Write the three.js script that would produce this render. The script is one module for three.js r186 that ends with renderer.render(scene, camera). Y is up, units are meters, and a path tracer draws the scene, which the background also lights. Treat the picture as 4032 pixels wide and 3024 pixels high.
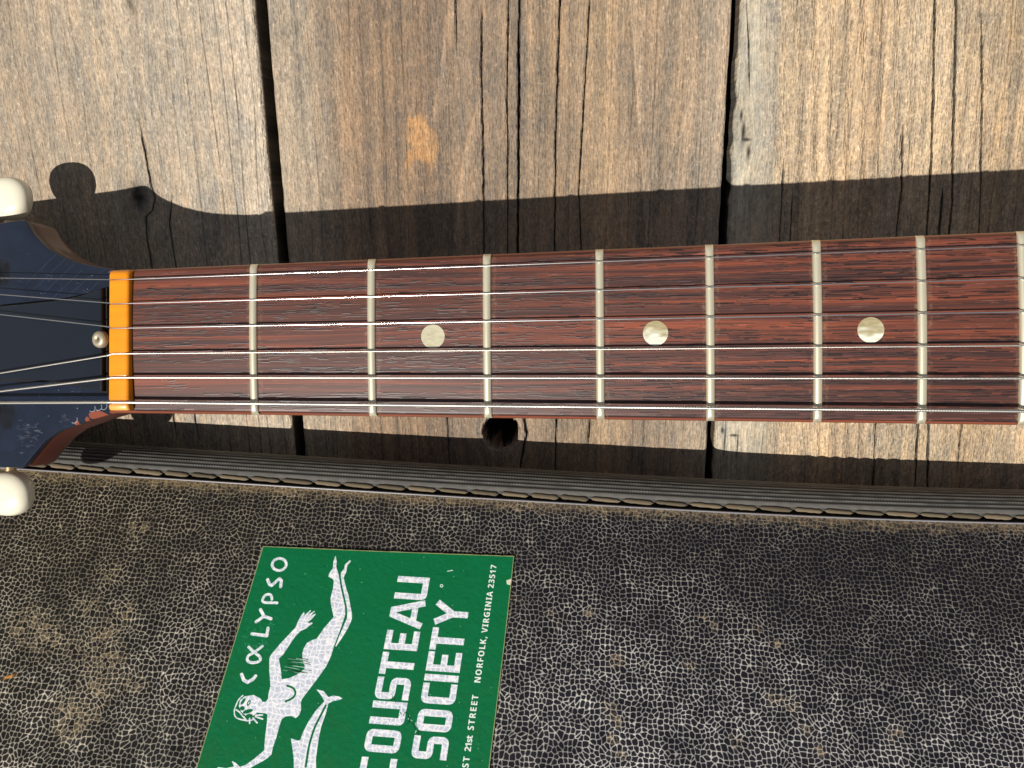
import * as THREE from 'three';
import { mergeGeometries, mergeVertices, toCreasedNormals } from 'three/addons/utils/BufferGeometryUtils.js';

// ---------------------------------------------------------------- camera, sky, sun, exposure
const scene = new THREE.Scene();
const V = (a) => new THREE.Vector3(a[0], a[1], a[2]);
const camera = new THREE.PerspectiveCamera(53.66, 4 / 3, 0.01, 60);
camera.position.set(0.01993, 0.26592, -0.07053);
camera.quaternion.setFromRotationMatrix(new THREE.Matrix4().makeBasis(V([0.99736, -0.07172, 0.01138]), V([-0.00737, -0.25585, -0.96669]), V([0.07224, 0.96405, -0.2557])));
const renderer = new THREE.WebGLRenderer({ antialias: true });
renderer.setSize(1024, 768);
renderer.toneMapping = THREE.LinearToneMapping;
renderer.toneMappingExposure = 1.3;
renderer.shadowMap.enabled = true;

const skyW = 256, skyH = 128, skyData = new Float32Array(skyW * skyH * 4);
for (let j = 0; j < skyH; j++) for (let i = 0; i < skyW; i++) {
  const el = Math.sin(((j + 0.5) / skyH - 0.5) * Math.PI), k = (j * skyW + i) * 4;   // clear sky: deep blue overhead, paler towards the horizon
  const t = Math.pow(1 - Math.max(el, 0), 3);
  const c = el > 0 ? [0.5 + 0.6 * t, 0.55 + 0.6 * t, 0.66 + 0.5 * t] : [0.16, 0.13, 0.1];
  skyData[k] = c[0]; skyData[k + 1] = c[1]; skyData[k + 2] = c[2]; skyData[k + 3] = 1;
}
const skyTex = new THREE.DataTexture(skyData, skyW, skyH, THREE.RGBAFormat, THREE.FloatType);
skyTex.mapping = THREE.EquirectangularReflectionMapping; skyTex.magFilter = skyTex.minFilter = THREE.LinearFilter; skyTex.needsUpdate = true;
scene.background = skyTex; scene.environment = skyTex;
scene.backgroundIntensity = 0.25; scene.environmentIntensity = 0.25;

const sun = new THREE.DirectionalLight(new THREE.Color().setRGB(1, 0.95, 0.88), 4.2);
sun.position.set(-0.32415 * 2, 0.92282 * 2, 0.20817 * 2);
sun.castShadow = true; sun.shadow.radius = 1; sun.shadow.mapSize.set(4096, 4096); sun.shadow.bias = -0.0002;
Object.assign(sun.shadow.camera, { left: -0.5, right: 0.5, top: 0.5, bottom: -0.5, near: 0.1, far: 5 });
scene.add(sun, sun.target);

// ---------------------------------------------------------------- helpers (shapes are written in millimetres)
function rng(seed) { let s = seed | 0; return () => { s = (s + 0x6d2b79f5) | 0; let t = Math.imul(s ^ (s >>> 15), 1 | s); t = (t + Math.imul(t ^ (t >>> 7), 61 | t)) ^ t; return ((t ^ (t >>> 14)) >>> 0) / 4294967296; }; }
const LAT = new Float32Array(65536); { const r = rng(7); for (let i = 0; i < 65536; i++) LAT[i] = r(); }
function vn(x, y) {            // smooth value noise, 0..1
  const xi = Math.floor(x), yi = Math.floor(y); let u = x - xi, v = y - yi; u = u * u * (3 - 2 * u); v = v * v * (3 - 2 * v);
  const a = (yi & 255) << 8, b = ((yi + 1) & 255) << 8, c = xi & 255, d = (xi + 1) & 255;
  return (LAT[a + c] * (1 - u) + LAT[a + d] * u) * (1 - v) + (LAT[b + c] * (1 - u) + LAT[b + d] * u) * v;
}
const clamp = (x, a = 0, b = 1) => Math.min(b, Math.max(a, x)), mix = (a, b, t) => a + (b - a) * t, sstep = (a, b, x) => { const t = clamp((x - a) / (b - a)); return t * t * (3 - 2 * t); };
function lerpPts(pts, t, key = 1) {   // piecewise linear: pts [[value, position]...], position ascending
  if (t <= pts[0][key]) return pts[0][1 - key];
  for (let i = 1; i < pts.length; i++) if (t <= pts[i][key]) return mix(pts[i - 1][1 - key], pts[i][1 - key], (t - pts[i - 1][key]) / (pts[i][key] - pts[i - 1][key]));
  return pts[pts.length - 1][1 - key];
}
const used = {};
function numbered(n) { used[n] = (used[n] ?? -1) + 1; return used[n] ? n + '_' + String(used[n]).padStart(3, '0') : n; }
function obj(name, geos, mat, parent, label) {
  let g = Array.isArray(geos) ? mergeGeometries(geos.map((q) => { const p = q.index ? q.toNonIndexed() : q; return p; })) : geos;
  g = g.clone(); g.scale(0.001, 0.001, 0.001);
  const m = new THREE.Mesh(g, mat); m.name = name; m.castShadow = m.receiveShadow = true; parent.add(m);
  if (label) m.userData.label = label;
  return m;
}
function thing(name, label, category, pos, basis, kind) {
  const g = new THREE.Group(); g.name = numbered(name); scene.add(g);
  g.position.set(pos[0] / 1000, pos[1] / 1000, pos[2] / 1000);
  if (basis) g.quaternion.setFromRotationMatrix(new THREE.Matrix4().makeBasis(V(basis[0]), V(basis[1]), V(basis[2])));
  g.userData = { label, category }; if (kind) g.userData.kind = kind;
  return g;
}
function gridGeo(nu, nv, f) {     // f(i, j) -> [x, y, z, u, v]; smooth normals
  const p = new Float32Array(nu * nv * 3), t = new Float32Array(nu * nv * 2), idx = [];
  for (let j = 0; j < nv; j++) for (let i = 0; i < nu; i++) { const q = f(i, j), k = j * nu + i; p[k * 3] = q[0]; p[k * 3 + 1] = q[1]; p[k * 3 + 2] = q[2]; t[k * 2] = q[3] ?? 0; t[k * 2 + 1] = q[4] ?? 0; }
  for (let j = 0; j < nv - 1; j++) for (let i = 0; i < nu - 1; i++) { const a = j * nu + i, b = a + 1, c = a + nu, d = c + 1; idx.push(a, c, b, b, c, d); }
  const g = new THREE.BufferGeometry(); g.setAttribute('position', new THREE.BufferAttribute(p, 3)); g.setAttribute('uv', new THREE.BufferAttribute(t, 2)); g.setIndex(idx); g.computeVertexNormals(); return g;
}
function tube(pts, rad, radial = 10, wind = 0) {   // round rod along a polyline; wind > 0: wound with a wrap of that pitch
  const P = pts.map(V), L = [0]; for (let i = 1; i < P.length; i++) L.push(L[i - 1] + P[i].distanceTo(P[i - 1]));
  const total = L[L.length - 1], st = []; const step = wind ? wind / 4 : total;
  for (let i = 0; i < P.length - 1; i++) { const n = Math.max(1, Math.round((L[i + 1] - L[i]) / step)); for (let k = 0; k < n; k++) st.push([i, k / n]); } st.push([P.length - 2, 1]);
  return gridGeo(radial + 1, st.length, (i, j) => {
    const [s, f] = st[j], c = P[s].clone().lerp(P[s + 1], f), l = mix(L[s], L[s + 1], f), d = P[s + 1].clone().sub(P[s]).normalize();
    const side = new THREE.Vector3(0, 1, 0).cross(d).normalize(), up = d.clone().cross(side), a = -i / radial * 2 * Math.PI;
    const r = rad - (wind ? (0.5 - 0.5 * Math.cos((l / wind) * 2 * Math.PI + a)) * wind * 0.22 : 0);
    return [c.x + r * (Math.cos(a) * side.x + Math.sin(a) * up.x), c.y + r * (Math.cos(a) * side.y + Math.sin(a) * up.y), c.z + r * (Math.cos(a) * side.z + Math.sin(a) * up.z), i / radial, l];
  });
}
function dataTex(w, h, fn, srgb) {
  const d = new Uint8Array(w * h * 4), o = [0, 0, 0];
  for (let j = 0; j < h; j++) for (let i = 0; i < w; i++) { fn(i, j, o); const k = (j * w + i) * 4; d[k] = clamp(o[0], 0, 255); d[k + 1] = clamp(o[1], 0, 255); d[k + 2] = clamp(o[2], 0, 255); d[k + 3] = 255; }
  return finish(new THREE.DataTexture(d, w, h), srgb);
}
function finish(t, srgb) { t.magFilter = THREE.LinearFilter; t.minFilter = THREE.LinearMipmapLinearFilter; t.generateMipmaps = true; t.wrapS = t.wrapT = THREE.RepeatWrapping; if (srgb) t.colorSpace = THREE.SRGBColorSpace; t.needsUpdate = true; return t; }
function canvasTex(c, srgb) { const t = finish(new THREE.CanvasTexture(c), srgb); t.flipY = true; return t; }
const std = (o) => new THREE.MeshStandardMaterial({ side: THREE.DoubleSide, ...o }), phys = (o) => new THREE.MeshPhysicalMaterial({ side: THREE.DoubleSide, ...o });
const lin = (r, g, b) => new THREE.Color().setRGB(r, g, b);

// ---------------------------------------------------------------- ground under the deck
{
  const g = new THREE.PlaneGeometry(40000, 40000).rotateX(-Math.PI / 2);
  const m = obj('ground', g, std({ color: lin(0.09, 0.075, 0.055), roughness: 1 }), scene); m.position.y = -0.3;
  m.userData = { label: 'dark bare ground far below the deck gaps', category: 'ground', kind: 'structure' };
}

// ---------------------------------------------------------------- deck
const deck = thing('deck', 'weathered brown wooden deck of wide planks behind the guitar neck', 'deck', [0, 0, 0], null, 'structure');
const Z0 = -215, ZL = 340;       // textured length of a plank, then it repeats
function makePlank(o) {
  const W = o.x1 - o.x0, TW = 1024, TH = 2048;
  const col = new Uint8Array(TW * TH * 4), hgt = new Uint8Array(TW * TH * 4);
  const SD = o.seed * 37.7;
  for (let j = 0; j < TH; j++) {
    const z = Z0 + (j + 0.5) / TH * ZL, wander = (vn(z * 0.011 + SD, SD) - 0.5) * 5 + (o.slant || 0) * (z + 60);
    const crk = o.cracks.map((c) => ({ x: lerpPts(c.pts, z), w: c.w * 0.5 * sstep(c.a - 4, c.a + 4, z) * (1 - sstep(c.b - 4, c.b + 4, z)) }));
    const rdg = (o.ridges || []).map((L) => ({ x: lerpPts(L, z), on: z > L[0][1] && z < L[L.length - 1][1] }));
    for (let i = 0; i < TW; i++) {
      const x = o.x0 + (i + 0.5) / TW * W; let b = x - wander * 0.3, kd = 0, kl = 0;
      for (const k of o.knots) { const dx = x - k[0], dz = (z - k[1]) * (k[5] || 0.6), r2 = dx * dx + dz * dz, R = k[2]; b -= dx * Math.exp(-r2 / (2 * R * R)) * 0.75; if (k[3]) { kd = Math.max(kd, k[3] * Math.exp(-r2 / (R * R * 0.10)) * (0.6 + 0.8 * vn(x * 0.7, z * 0.7))); } kl += k[4] * Math.exp(-r2 / (R * R * 0.8)); }
      b += (vn(x * 0.12 + SD, z * 0.03) - 0.5) * 1.6;
      let r = lerpPts(o.pal, b, 0), g = lerpPts(o.palG, b, 0), bl = lerpPts(o.palB, b, 0);
      const g1 = vn(b * 0.55 + SD, z * 0.012 + SD), g2 = vn(b * 1.7, z * 0.035 + SD), g3 = vn(b * 4.6 + (vn(x, z * 0.5) - 0.5) * 0.8, z * 0.16), g4 = vn(b * 9, z * 0.55 + 9), sp = vn(x * 0.9 + z * 0.25, z * 0.55), s2 = vn(x * 2.7 + z * 0.9, z * 1.9), s3 = vn(x * 0.13 + 7, z * 0.06 + SD);
      const s4 = vn(x * 1.35 - z * 0.5 + 30, z * 1.05), s5 = vn(x * 0.42 + 60, z * 0.22 + SD), sil = vn(b * 0.9 + 20, z * 0.045 + 5);
      let f = 1.01 + (g1 - 0.5) * o.band * 0.65 + (g2 - 0.5) * 0.08 + (g3 - 0.5) * 0.12 + (g4 - 0.5) * 0.09 + (sp - 0.5) * 0.09 + (s4 - 0.5) * 0.07 + (s2 - 0.5) * o.fuzz * 0.65 + (vn(x * 4.7 + 11, z * 1.1) - 0.5) * 0.2 + (vn(x * 3.1 - z * 0.8, z * 3.3 + 50) - 0.5) * 0.1 + (s3 - 0.5) * 0.12 + (s5 - 0.5) * 0.07 + (vn(x * 2.9 + 5, z * 0.62) - 0.5) * 0.15 + sstep(0.7, 0.95, s4 * 0.45 + s2 * 0.55) * 0.16;
      const warm = (s3 - 0.5) * 8 + (g1 - 0.5) * 10 + (sp - 0.5) * 6 + (s5 - 0.5) * 10 + (sil - 0.5) * 9 + 3;        // patches where the brown shows through the grey
      for (const q of o.lines) { const d = Math.abs(b - q[0] - (vn(z * 0.05, q[0]) - 0.5) * 0.8); if (d < 0.6) f -= q[1] * Math.exp(-d * d / 0.05) * (0.4 + vn(z * 0.08, q[0] * 3)); }
      for (const L of rdg) { const d = x - L.x; if (L.on && d > -0.6 && d < 3) { f += d < 0 ? 0.16 * (1 + d / 0.6) : 0.16 * (1 - d / 3); if (d < 0.5) { r += 8; g += 4; } } }
      if (o.patch) { const d = o.patch(x, z); if (d > 0) { r = mix(r, 196, d * 0.6); g = mix(g, 150, d * 0.6); bl = mix(bl, 98, d * 0.6); f += 0.05 * d; } }
      if (o.hole) { const d = Math.hypot(x - o.hole[0], z - o.hole[1]) - o.hole[2]; if (d < 0.35) f *= 0.07; else if (d < 4) { f *= 1 + 0.12 * Math.sin(d * 4.2 + vn(x, z) * 2) * (1 - d / 4); r += 8; g += 10; bl += 14; } }  // inside of the hole painted near black for its shade
      f *= 1 + kl; f *= 1 - 0.85 * clamp(kd);
      let h = 0.5 + (vn(x * 2.9 + 5, z * 0.62) - 0.5) * 0.42 + (g3 - 0.5) * 0.3 + (g4 - 0.5) * 0.2 + (s2 - 0.5) * 0.28 + (s4 - 0.5) * 0.12 + (sp - 0.5) * 0.2 + (g2 - 0.5) * 0.12;
      for (const c of crk) { const d = Math.abs(x - c.x); if (c.w > 0.05 && d < c.w * 1.3) { f *= mix(0.55, 1, sstep(c.w * 0.3, c.w * 1.3, d)); } }
      if (o.edgeGrey) { const e = o.edgeGrey(x, z); if (e > 0) { const m = (r + g + bl) / 3 + 12; r = mix(r, m + 8, e); g = mix(g, m, e); bl = mix(bl, m - 20, e); f = mix(f, 1 + (g3 - 0.5) * 0.2 + (g2 - 0.5) * 0.16 + (sp - 0.5) * 0.12, e * 0.6); h = mix(h, 0.5 + (g2 - 0.5) * 0.7 + (g3 - 0.5) * 0.3 + (sp - 0.5) * 0.3, e * 0.7); } }
      for (const q of o.marks || []) { const dx = x - q[0], dz = z - q[1]; if (Math.abs(dx) < q[2] * 2 && Math.abs(dz) < q[3] * 2) f *= 1 - 0.75 * Math.exp(-(dx * dx) / (q[2] * q[2]) - (dz * dz) / (q[3] * q[3])); }
      const k = (j * TW + i) * 4;
      col[k] = clamp(r * f + warm * 0.5, 6, 255); col[k + 1] = clamp(g * f, 5, 255); col[k + 2] = clamp(bl * f - warm * 0.5, 4, 255); col[k + 3] = 255;
      hgt[k] = hgt[k + 1] = hgt[k + 2] = clamp(h * 255, 0, 255); hgt[k + 3] = 255;
    }
  }
  const mat = std({ map: finish(new THREE.DataTexture(col, TW, TH), true), bumpMap: finish(new THREE.DataTexture(hgt, TW, TH)), bumpScale: o.bump ?? 0.00055, roughness: 0.82, color: lin(...(o.tint || [0.8, 0.8, 0.8]).map((t) => t * (o.tint ? 0.84 : 1))) });
  // relief: columns follow the splits, so that each split is a real V groove
  const cr = o.cracks, colsDef = [];
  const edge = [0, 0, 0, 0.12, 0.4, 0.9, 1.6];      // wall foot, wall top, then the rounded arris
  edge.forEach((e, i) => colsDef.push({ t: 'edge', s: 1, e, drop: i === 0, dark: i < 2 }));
  let prevMean = o.x0 + 1.6;
  for (let i = 0; i <= cr.length; i++) {
    const next = i < cr.length ? lerpPts(cr[i].pts, -70) : o.x1 - 1.6, n = Math.max(2, Math.round((next - prevMean) / 0.8));
    for (let k = 1; k < n; k++) colsDef.push({ t: 'seg', i, f: k / n });
    if (i < cr.length) { colsDef.push({ t: 'lip', i, s: -1 }, { t: 'mid', i, s: -0.35 }, { t: 'mid', i, s: 0.35 }, { t: 'lip', i, s: 1 }); prevMean = next; }
  }
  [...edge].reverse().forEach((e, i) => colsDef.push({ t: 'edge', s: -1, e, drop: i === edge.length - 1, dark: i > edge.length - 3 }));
  const zs = []; for (let z = -460; z < -150; z += 8) zs.push(z); for (let z = -150; z < 60; z += 0.7) zs.push(z); for (let z = 60; z <= 330; z += 6) zs.push(z);
  const rows = zs.map((z) => ({ z, c: cr.map((c) => { const on = sstep(c.a - 5, c.a + 6, z) * (1 - sstep(c.b - 6, c.b + 5, z)); return { x: lerpPts(c.pts, z) + (vn(z * 0.35, c.pts[0][0]) - 0.5) * 0.35 * on, w: Math.max(0.03, c.w * 0.45 * on * (0.25 + 0.7 * vn(z * 0.16, c.pts[0][0] * 1.7) + 0.8 * vn(z * 0.7, c.pts[0][0] * 2.3))), d: c.d * on }; }) }));
  const geo = gridGeo(colsDef.length, zs.length, (i, j) => {
    const { z, c } = rows[j], q = colsDef[i]; let x, y = 0;
    const lb = (k) => (k === 0 ? o.x0 + 1.6 : c[k - 1].x + c[k - 1].w / 2), rb = (k) => (k === c.length ? o.x1 - 1.6 : c[k].x - c[k].w / 2);
    const ragged = (vn(z * 0.25, o.seed * 5 + 1) - 0.5) * (o.rag ?? 0.25);
    if (q.t === 'edge') { x = q.s > 0 ? o.x0 + q.e + ragged : o.x1 - q.e - (vn(z * 0.25, o.seed * 5 + 3) - 0.5) * (o.rag ?? 0.25); const r = 1.6 - q.e; y = -(1.6 - Math.sqrt(Math.max(0, 2.56 - r * r))); if (q.drop) y = -38; }
    else if (q.t === 'seg') x = mix(lb(q.i), rb(q.i), q.f);
    else if (q.t === 'lip') { x = c[q.i].x + q.s * c[q.i].w / 2; }
    else { x = c[q.i].x + q.s * c[q.i].w / 2 * 0.6; y = -c[q.i].d; }
    if (!q.drop) {
      y += (vn(x * 0.05 + SD, z * 0.012) - 0.5) * 0.5 + (vn(x * 0.3 + SD, z * 0.03) - 0.5) * 0.22;
      if (o.relief) y += o.relief(x, z);
      if (o.hole) { const dx = (x - o.hole[0]), dz = (z - o.hole[1]), a = Math.atan2(dz, dx), R = o.hole[2] * (1 + (vn(a * 1.6 + 20, 3) - 0.5) * 0.14 + (vn(a * 6 + 20, 9) - 0.5) * 0.06), d = Math.sqrt(dx * dx + dz * dz * 0.94); if (d < R + 0.5) y -= 37 * sstep(R + 0.35, R - 0.4, d) ; y -= 0.7 * Math.exp(-Math.max(0, d - R) / 1.6); }
    }
    return [x, y + (o.y || 0), z, (x - o.x0) / W, (z - Z0) / ZL];
  });
  { const n = colsDef.length * zs.length, vc = new Float32Array(n * 3); for (let k = 0; k < n; k++) vc.fill(colsDef[k % colsDef.length].dark ? 0.3 : 1, k * 3, k * 3 + 3); geo.setAttribute('color', new THREE.BufferAttribute(vc, 3)); mat.vertexColors = true; }      // sawn sides are darker than the top
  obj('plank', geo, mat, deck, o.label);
  return deck.children[deck.children.length - 1];
}
const pal = (s0, s = s0.map(([p, r, g, b]) => { const m = (r + g + b) / 3; return [p, mix(r, m, 0.3), mix(g, m, 0.3), mix(b, m, 0.3)]; })) => ({ pal: s.map((q) => [q[0], q[1]]), palG: s.map((q) => [q[0], q[2]]), palB: s.map((q) => [q[0], q[3]]) });
const plankA = makePlank({ x0: -233, x1: -83.2, seed: 1, y: 0.2, band: 0.14, fuzz: 0.2, ...pal([[-233, 165, 145, 120], [-170, 168, 146, 118], [-140, 174, 154, 127], [-115, 180, 161, 134], [-100, 184, 164, 137], [-83, 192, 174, 148]]), slant: 0.01,
  label: 'greyish plank with a dark knot, leftmost in view',
  lines: [[-168, 0.25], [-160, 0.2], [-153, 0.2], [-147, 0.16], [-141, 0.14], [-115, 0.15], [-108.7, 0.3], [-101, 0.34], [-96.2, 0.4], [-92.7, 0.4], [-87, 0.36]],
  knots: [[-131.3, -67.6, 7, 0.85, -0.12], [-125.5, -129.5, 6, 0.35, 0]],
  cracks: [{ pts: [[-127.4, -91], [-126.8, -82], [-126.2, -72.5], [-125.4, -67], [-126.9, -62.6], [-129.6, -60.4], [-130.3, -53], [-129.9, -43], [-129, 0]], a: -90, b: 20, w: 0.75, d: 3 },
    { pts: [[-117, -100], [-118.8, -68.6], [-121.3, -58], [-120.9, -43], [-120.5, 10]], a: -66, b: 20, w: 0.6, d: 2.5 }] });
const inPatch = [[-33.8, -92.8], [-29.4, -93.7], [-25.8, -89.6], [-24.3, -86], [-24.6, -80], [-25.8, -75.6], [-27.5, -73.5], [-27.9, -76.1], [-31.7, -78.8], [-35.1, -76.2]];
function polyDist(p, x, z) { let ins = false, d = 1e9; for (let i = 0, j = p.length - 1; i < p.length; j = i++) { const [xi, zi] = p[i], [xj, zj] = p[j]; if ((zi > z) !== (zj > z) && x < ((xj - xi) * (z - zi)) / (zj - zi) + xi) ins = !ins; const dx = xj - xi, dz = zj - zi, t = clamp(((x - xi) * dx + (z - zi) * dz) / (dx * dx + dz * dz)); d = Math.min(d, Math.hypot(x - xi - t * dx, z - zi - t * dz)); } return ins ? d : -d; }
makePlank({ x0: -79.4, x1: 71.0, seed: 2, tint: [0.82, 0.78, 0.74], band: 0.3, fuzz: 0.22, ...pal([[-79, 178, 163, 140], [-68, 176, 160, 136], [-60, 172, 148, 120], [-53, 168, 138, 106], [-49, 148, 124, 100], [-45, 162, 134, 104], [-42, 142, 118, 94], [-35, 152, 126, 98], [-28, 146, 120, 94], [-20, 150, 128, 104], [-9, 152, 130, 106], [3, 158, 136, 110], [15, 160, 136, 107], [24, 168, 142, 110], [30, 178, 150, 114], [44, 166, 142, 114], [60, 170, 150, 124], [71, 182, 164, 140]]),
  label: 'brown plank with long splits and a knot hole, in the middle',
  lines: [[-58, 0.12], [-52.5, 0.2], [-48.6, 0.2], [-42.1, 0.2], [-34.7, 0.22], [-28.5, 0.12], [-66, 0.2], [-70, 0.15], [-38, 0.14], [-20, 0.14], [10, 0.16], [20, 0.14], [33, 0.16], [40, 0.2], [44, 0.14], [48, 0.24], [56, 0.15], [63, 0.2]],
  ridges: [[[-18.8, -128], [-22.5, -106], [-25.7, -90.6]], [[-9.9, -97.4], [-15.8, -78], [-19.3, -51.3]], [[39, -128], [43, -90], [47, -50]]],
  patch: (x, z) => (x < -38 || x > -20 || z < -98 || z > -70 ? 0 : sstep(-0.7, 1.2, polyDist(inPatch, x, z) + (vn(x * 0.9, z * 0.4) - 0.5) * 2.4)),
  knots: [[-4.3, 18.2, 9, 0, -0.1, 0.95]], hole: [-4.3, 18.2, 6],
  cracks: [{ pts: [[-24, 10], [-24, 60]], a: 8, b: 70, w: 0.45, d: 2 }, { pts: [[-16.6, -130], [-16.9, -100], [-16, 20]], a: -160, b: -114, w: 0.4, d: 2 },
    { pts: [[-8, -130], [-8.8, -107], [-8.7, -88], [-8.8, -72.7], [-9.3, -47], [-11.5, 10], [-12, 40]], a: -122, b: -10, w: 0.55, d: 4 },
    { pts: [[0.4, -127], [-0.5, -98], [-0.4, -83], [-1, -47], [-1, 20]], a: -400, b: -20, w: 0.42, d: 4 },
    { pts: [[4, -127], [3.5, -113], [3.5, -98], [2.9, -66], [2.5, -48], [3.8, 5], [4.6, 13.5], [5.4, 18.4], [4, 25], [2.9, 31], [3, 60]], a: -400, b: 60, w: 1.0, d: 7 },
    { pts: [[16.9, -127], [16.4, -110], [15.7, -88], [15.3, -48], [16.1, 13], [15.8, 32]], a: -400, b: 80, w: 0.55, d: 4 },
    { pts: [[26.3, -125], [25.5, -110], [24.3, -83], [23.4, -67], [28.4, 13.8], [27.9, 23.8]], a: -128, b: 24, w: 0.45, d: 3 }] });
const plankC = makePlank({ x0: 74.0, x1: 223, seed: 3, y: 0.3, band: 0.36, fuzz: 0.3, slant: 0.1, rag: 1.1, bump: 0.00085, ...pal([[74, 186, 170, 146], [84, 180, 162, 138], [90, 186, 160, 124], [100, 194, 164, 124], [108, 200, 168, 126], [118, 190, 158, 118], [126, 192, 164, 126], [138, 196, 168, 128], [150, 186, 158, 120], [158, 180, 150, 110], [170, 192, 162, 122], [223, 186, 158, 120]]),
  label: 'pale tan plank with rippled grain, rightmost in view',
  lines: [[97, 0.1], [108, 0.2], [112, 0.22], [116.5, 0.2], [121, 0.18], [151, 0.16], [158, 0.2], [166, 0.2], [175, 0.2]],
  edgeGrey: (x, z) => 0.7 * (1 - sstep(82 + (z + 120) * 0.07 - 3, 84 + (z + 120) * 0.07 + 4, x + (vn(z * 0.08, 4) - 0.5) * 4)),
  marks: [[77, -86, 0.5, 2.6], [78.2, -83.5, 1.3, 0.5], [79, -79.5, 0.5, 2], [76, -91, 0.4, 1.6], [77.3, 20.5, 0.28, 5], [76.3, 17, 0.5, 1], [81.8, 22, 0.25, 4], [80.4, 18.6, 1.4, 0.4]],
  knots: [[77.1, -85, 5, 0.3, 0]],
  relief: (x, z) => { const b = x - 0.1 * (z + 60), m = sstep(92, 102, b) * (1 - sstep(128, 138, b)); return m * (0.42 * Math.sin(b * 1.25 + 1.5 * vn(z * 0.05, 2)) + 0.3 * (vn(b * 0.5, z * 0.07) - 0.5)) - 1.9 * Math.exp(-(x - 73.7) / 4.5); },
  cracks: [{ pts: [[75.5, -124], [77, -113], [78.1, -99], [78, 0]], a: -123, b: -100, w: 0.5, d: 2 }, { pts: [[90.4, -77], [91, -52], [92, 20]], a: -76, b: -20, w: 0.4, d: 2 }, { pts: [[94, -67], [94.5, -50], [96, 20]], a: -66, b: -10, w: 0.4, d: 2 },
    { pts: [[124, -125], [127.1, -86], [129, -67], [129.3, 14], [130.9, 39]], a: -86, b: 80, w: 0.55, d: 3 },
    { pts: [[132.3, -124], [135.7, -93], [137.3, -76], [138.7, -53], [144.1, 15.5], [145.8, 39]], a: -400, b: 80, w: 0.7, d: 4 },
    { pts: [[135.5, -124], [140, -80], [142, -67], [142.6, -53], [145.5, 15], [147.5, 39]], a: -66, b: -30, w: 1, d: 4 },
    { pts: [[138.8, -124], [141.1, -103], [143.4, -81], [145.5, -63], [147.6, 14], [150.1, 39]], a: -400, b: 80, w: 0.8, d: 4 },
    { pts: [[146.8, -119], [150.4, -95], [153.2, -73], [155.1, -54], [160, 40]], a: -118, b: 30, w: 0.45, d: 2.5 }] });
for (const [p, dx, dz] of [[plankC, -0.461, 0.05], [plankA, 0.46, 0.08]]) { const q = p.clone(); q.name = 'plank'; q.userData = {}; q.position.set(dx, 0, dz); deck.add(q); }      // the boards next to those in view
{ // the supports that the planks are nailed to, glimpsed through the gaps
  for (const z of [-330, 170]) obj('joist', new THREE.BoxGeometry(900, 140, 40).translate(0, -109, z), std({ color: lin(0.14, 0.1, 0.065), roughness: 0.9 }), deck);
}

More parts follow.
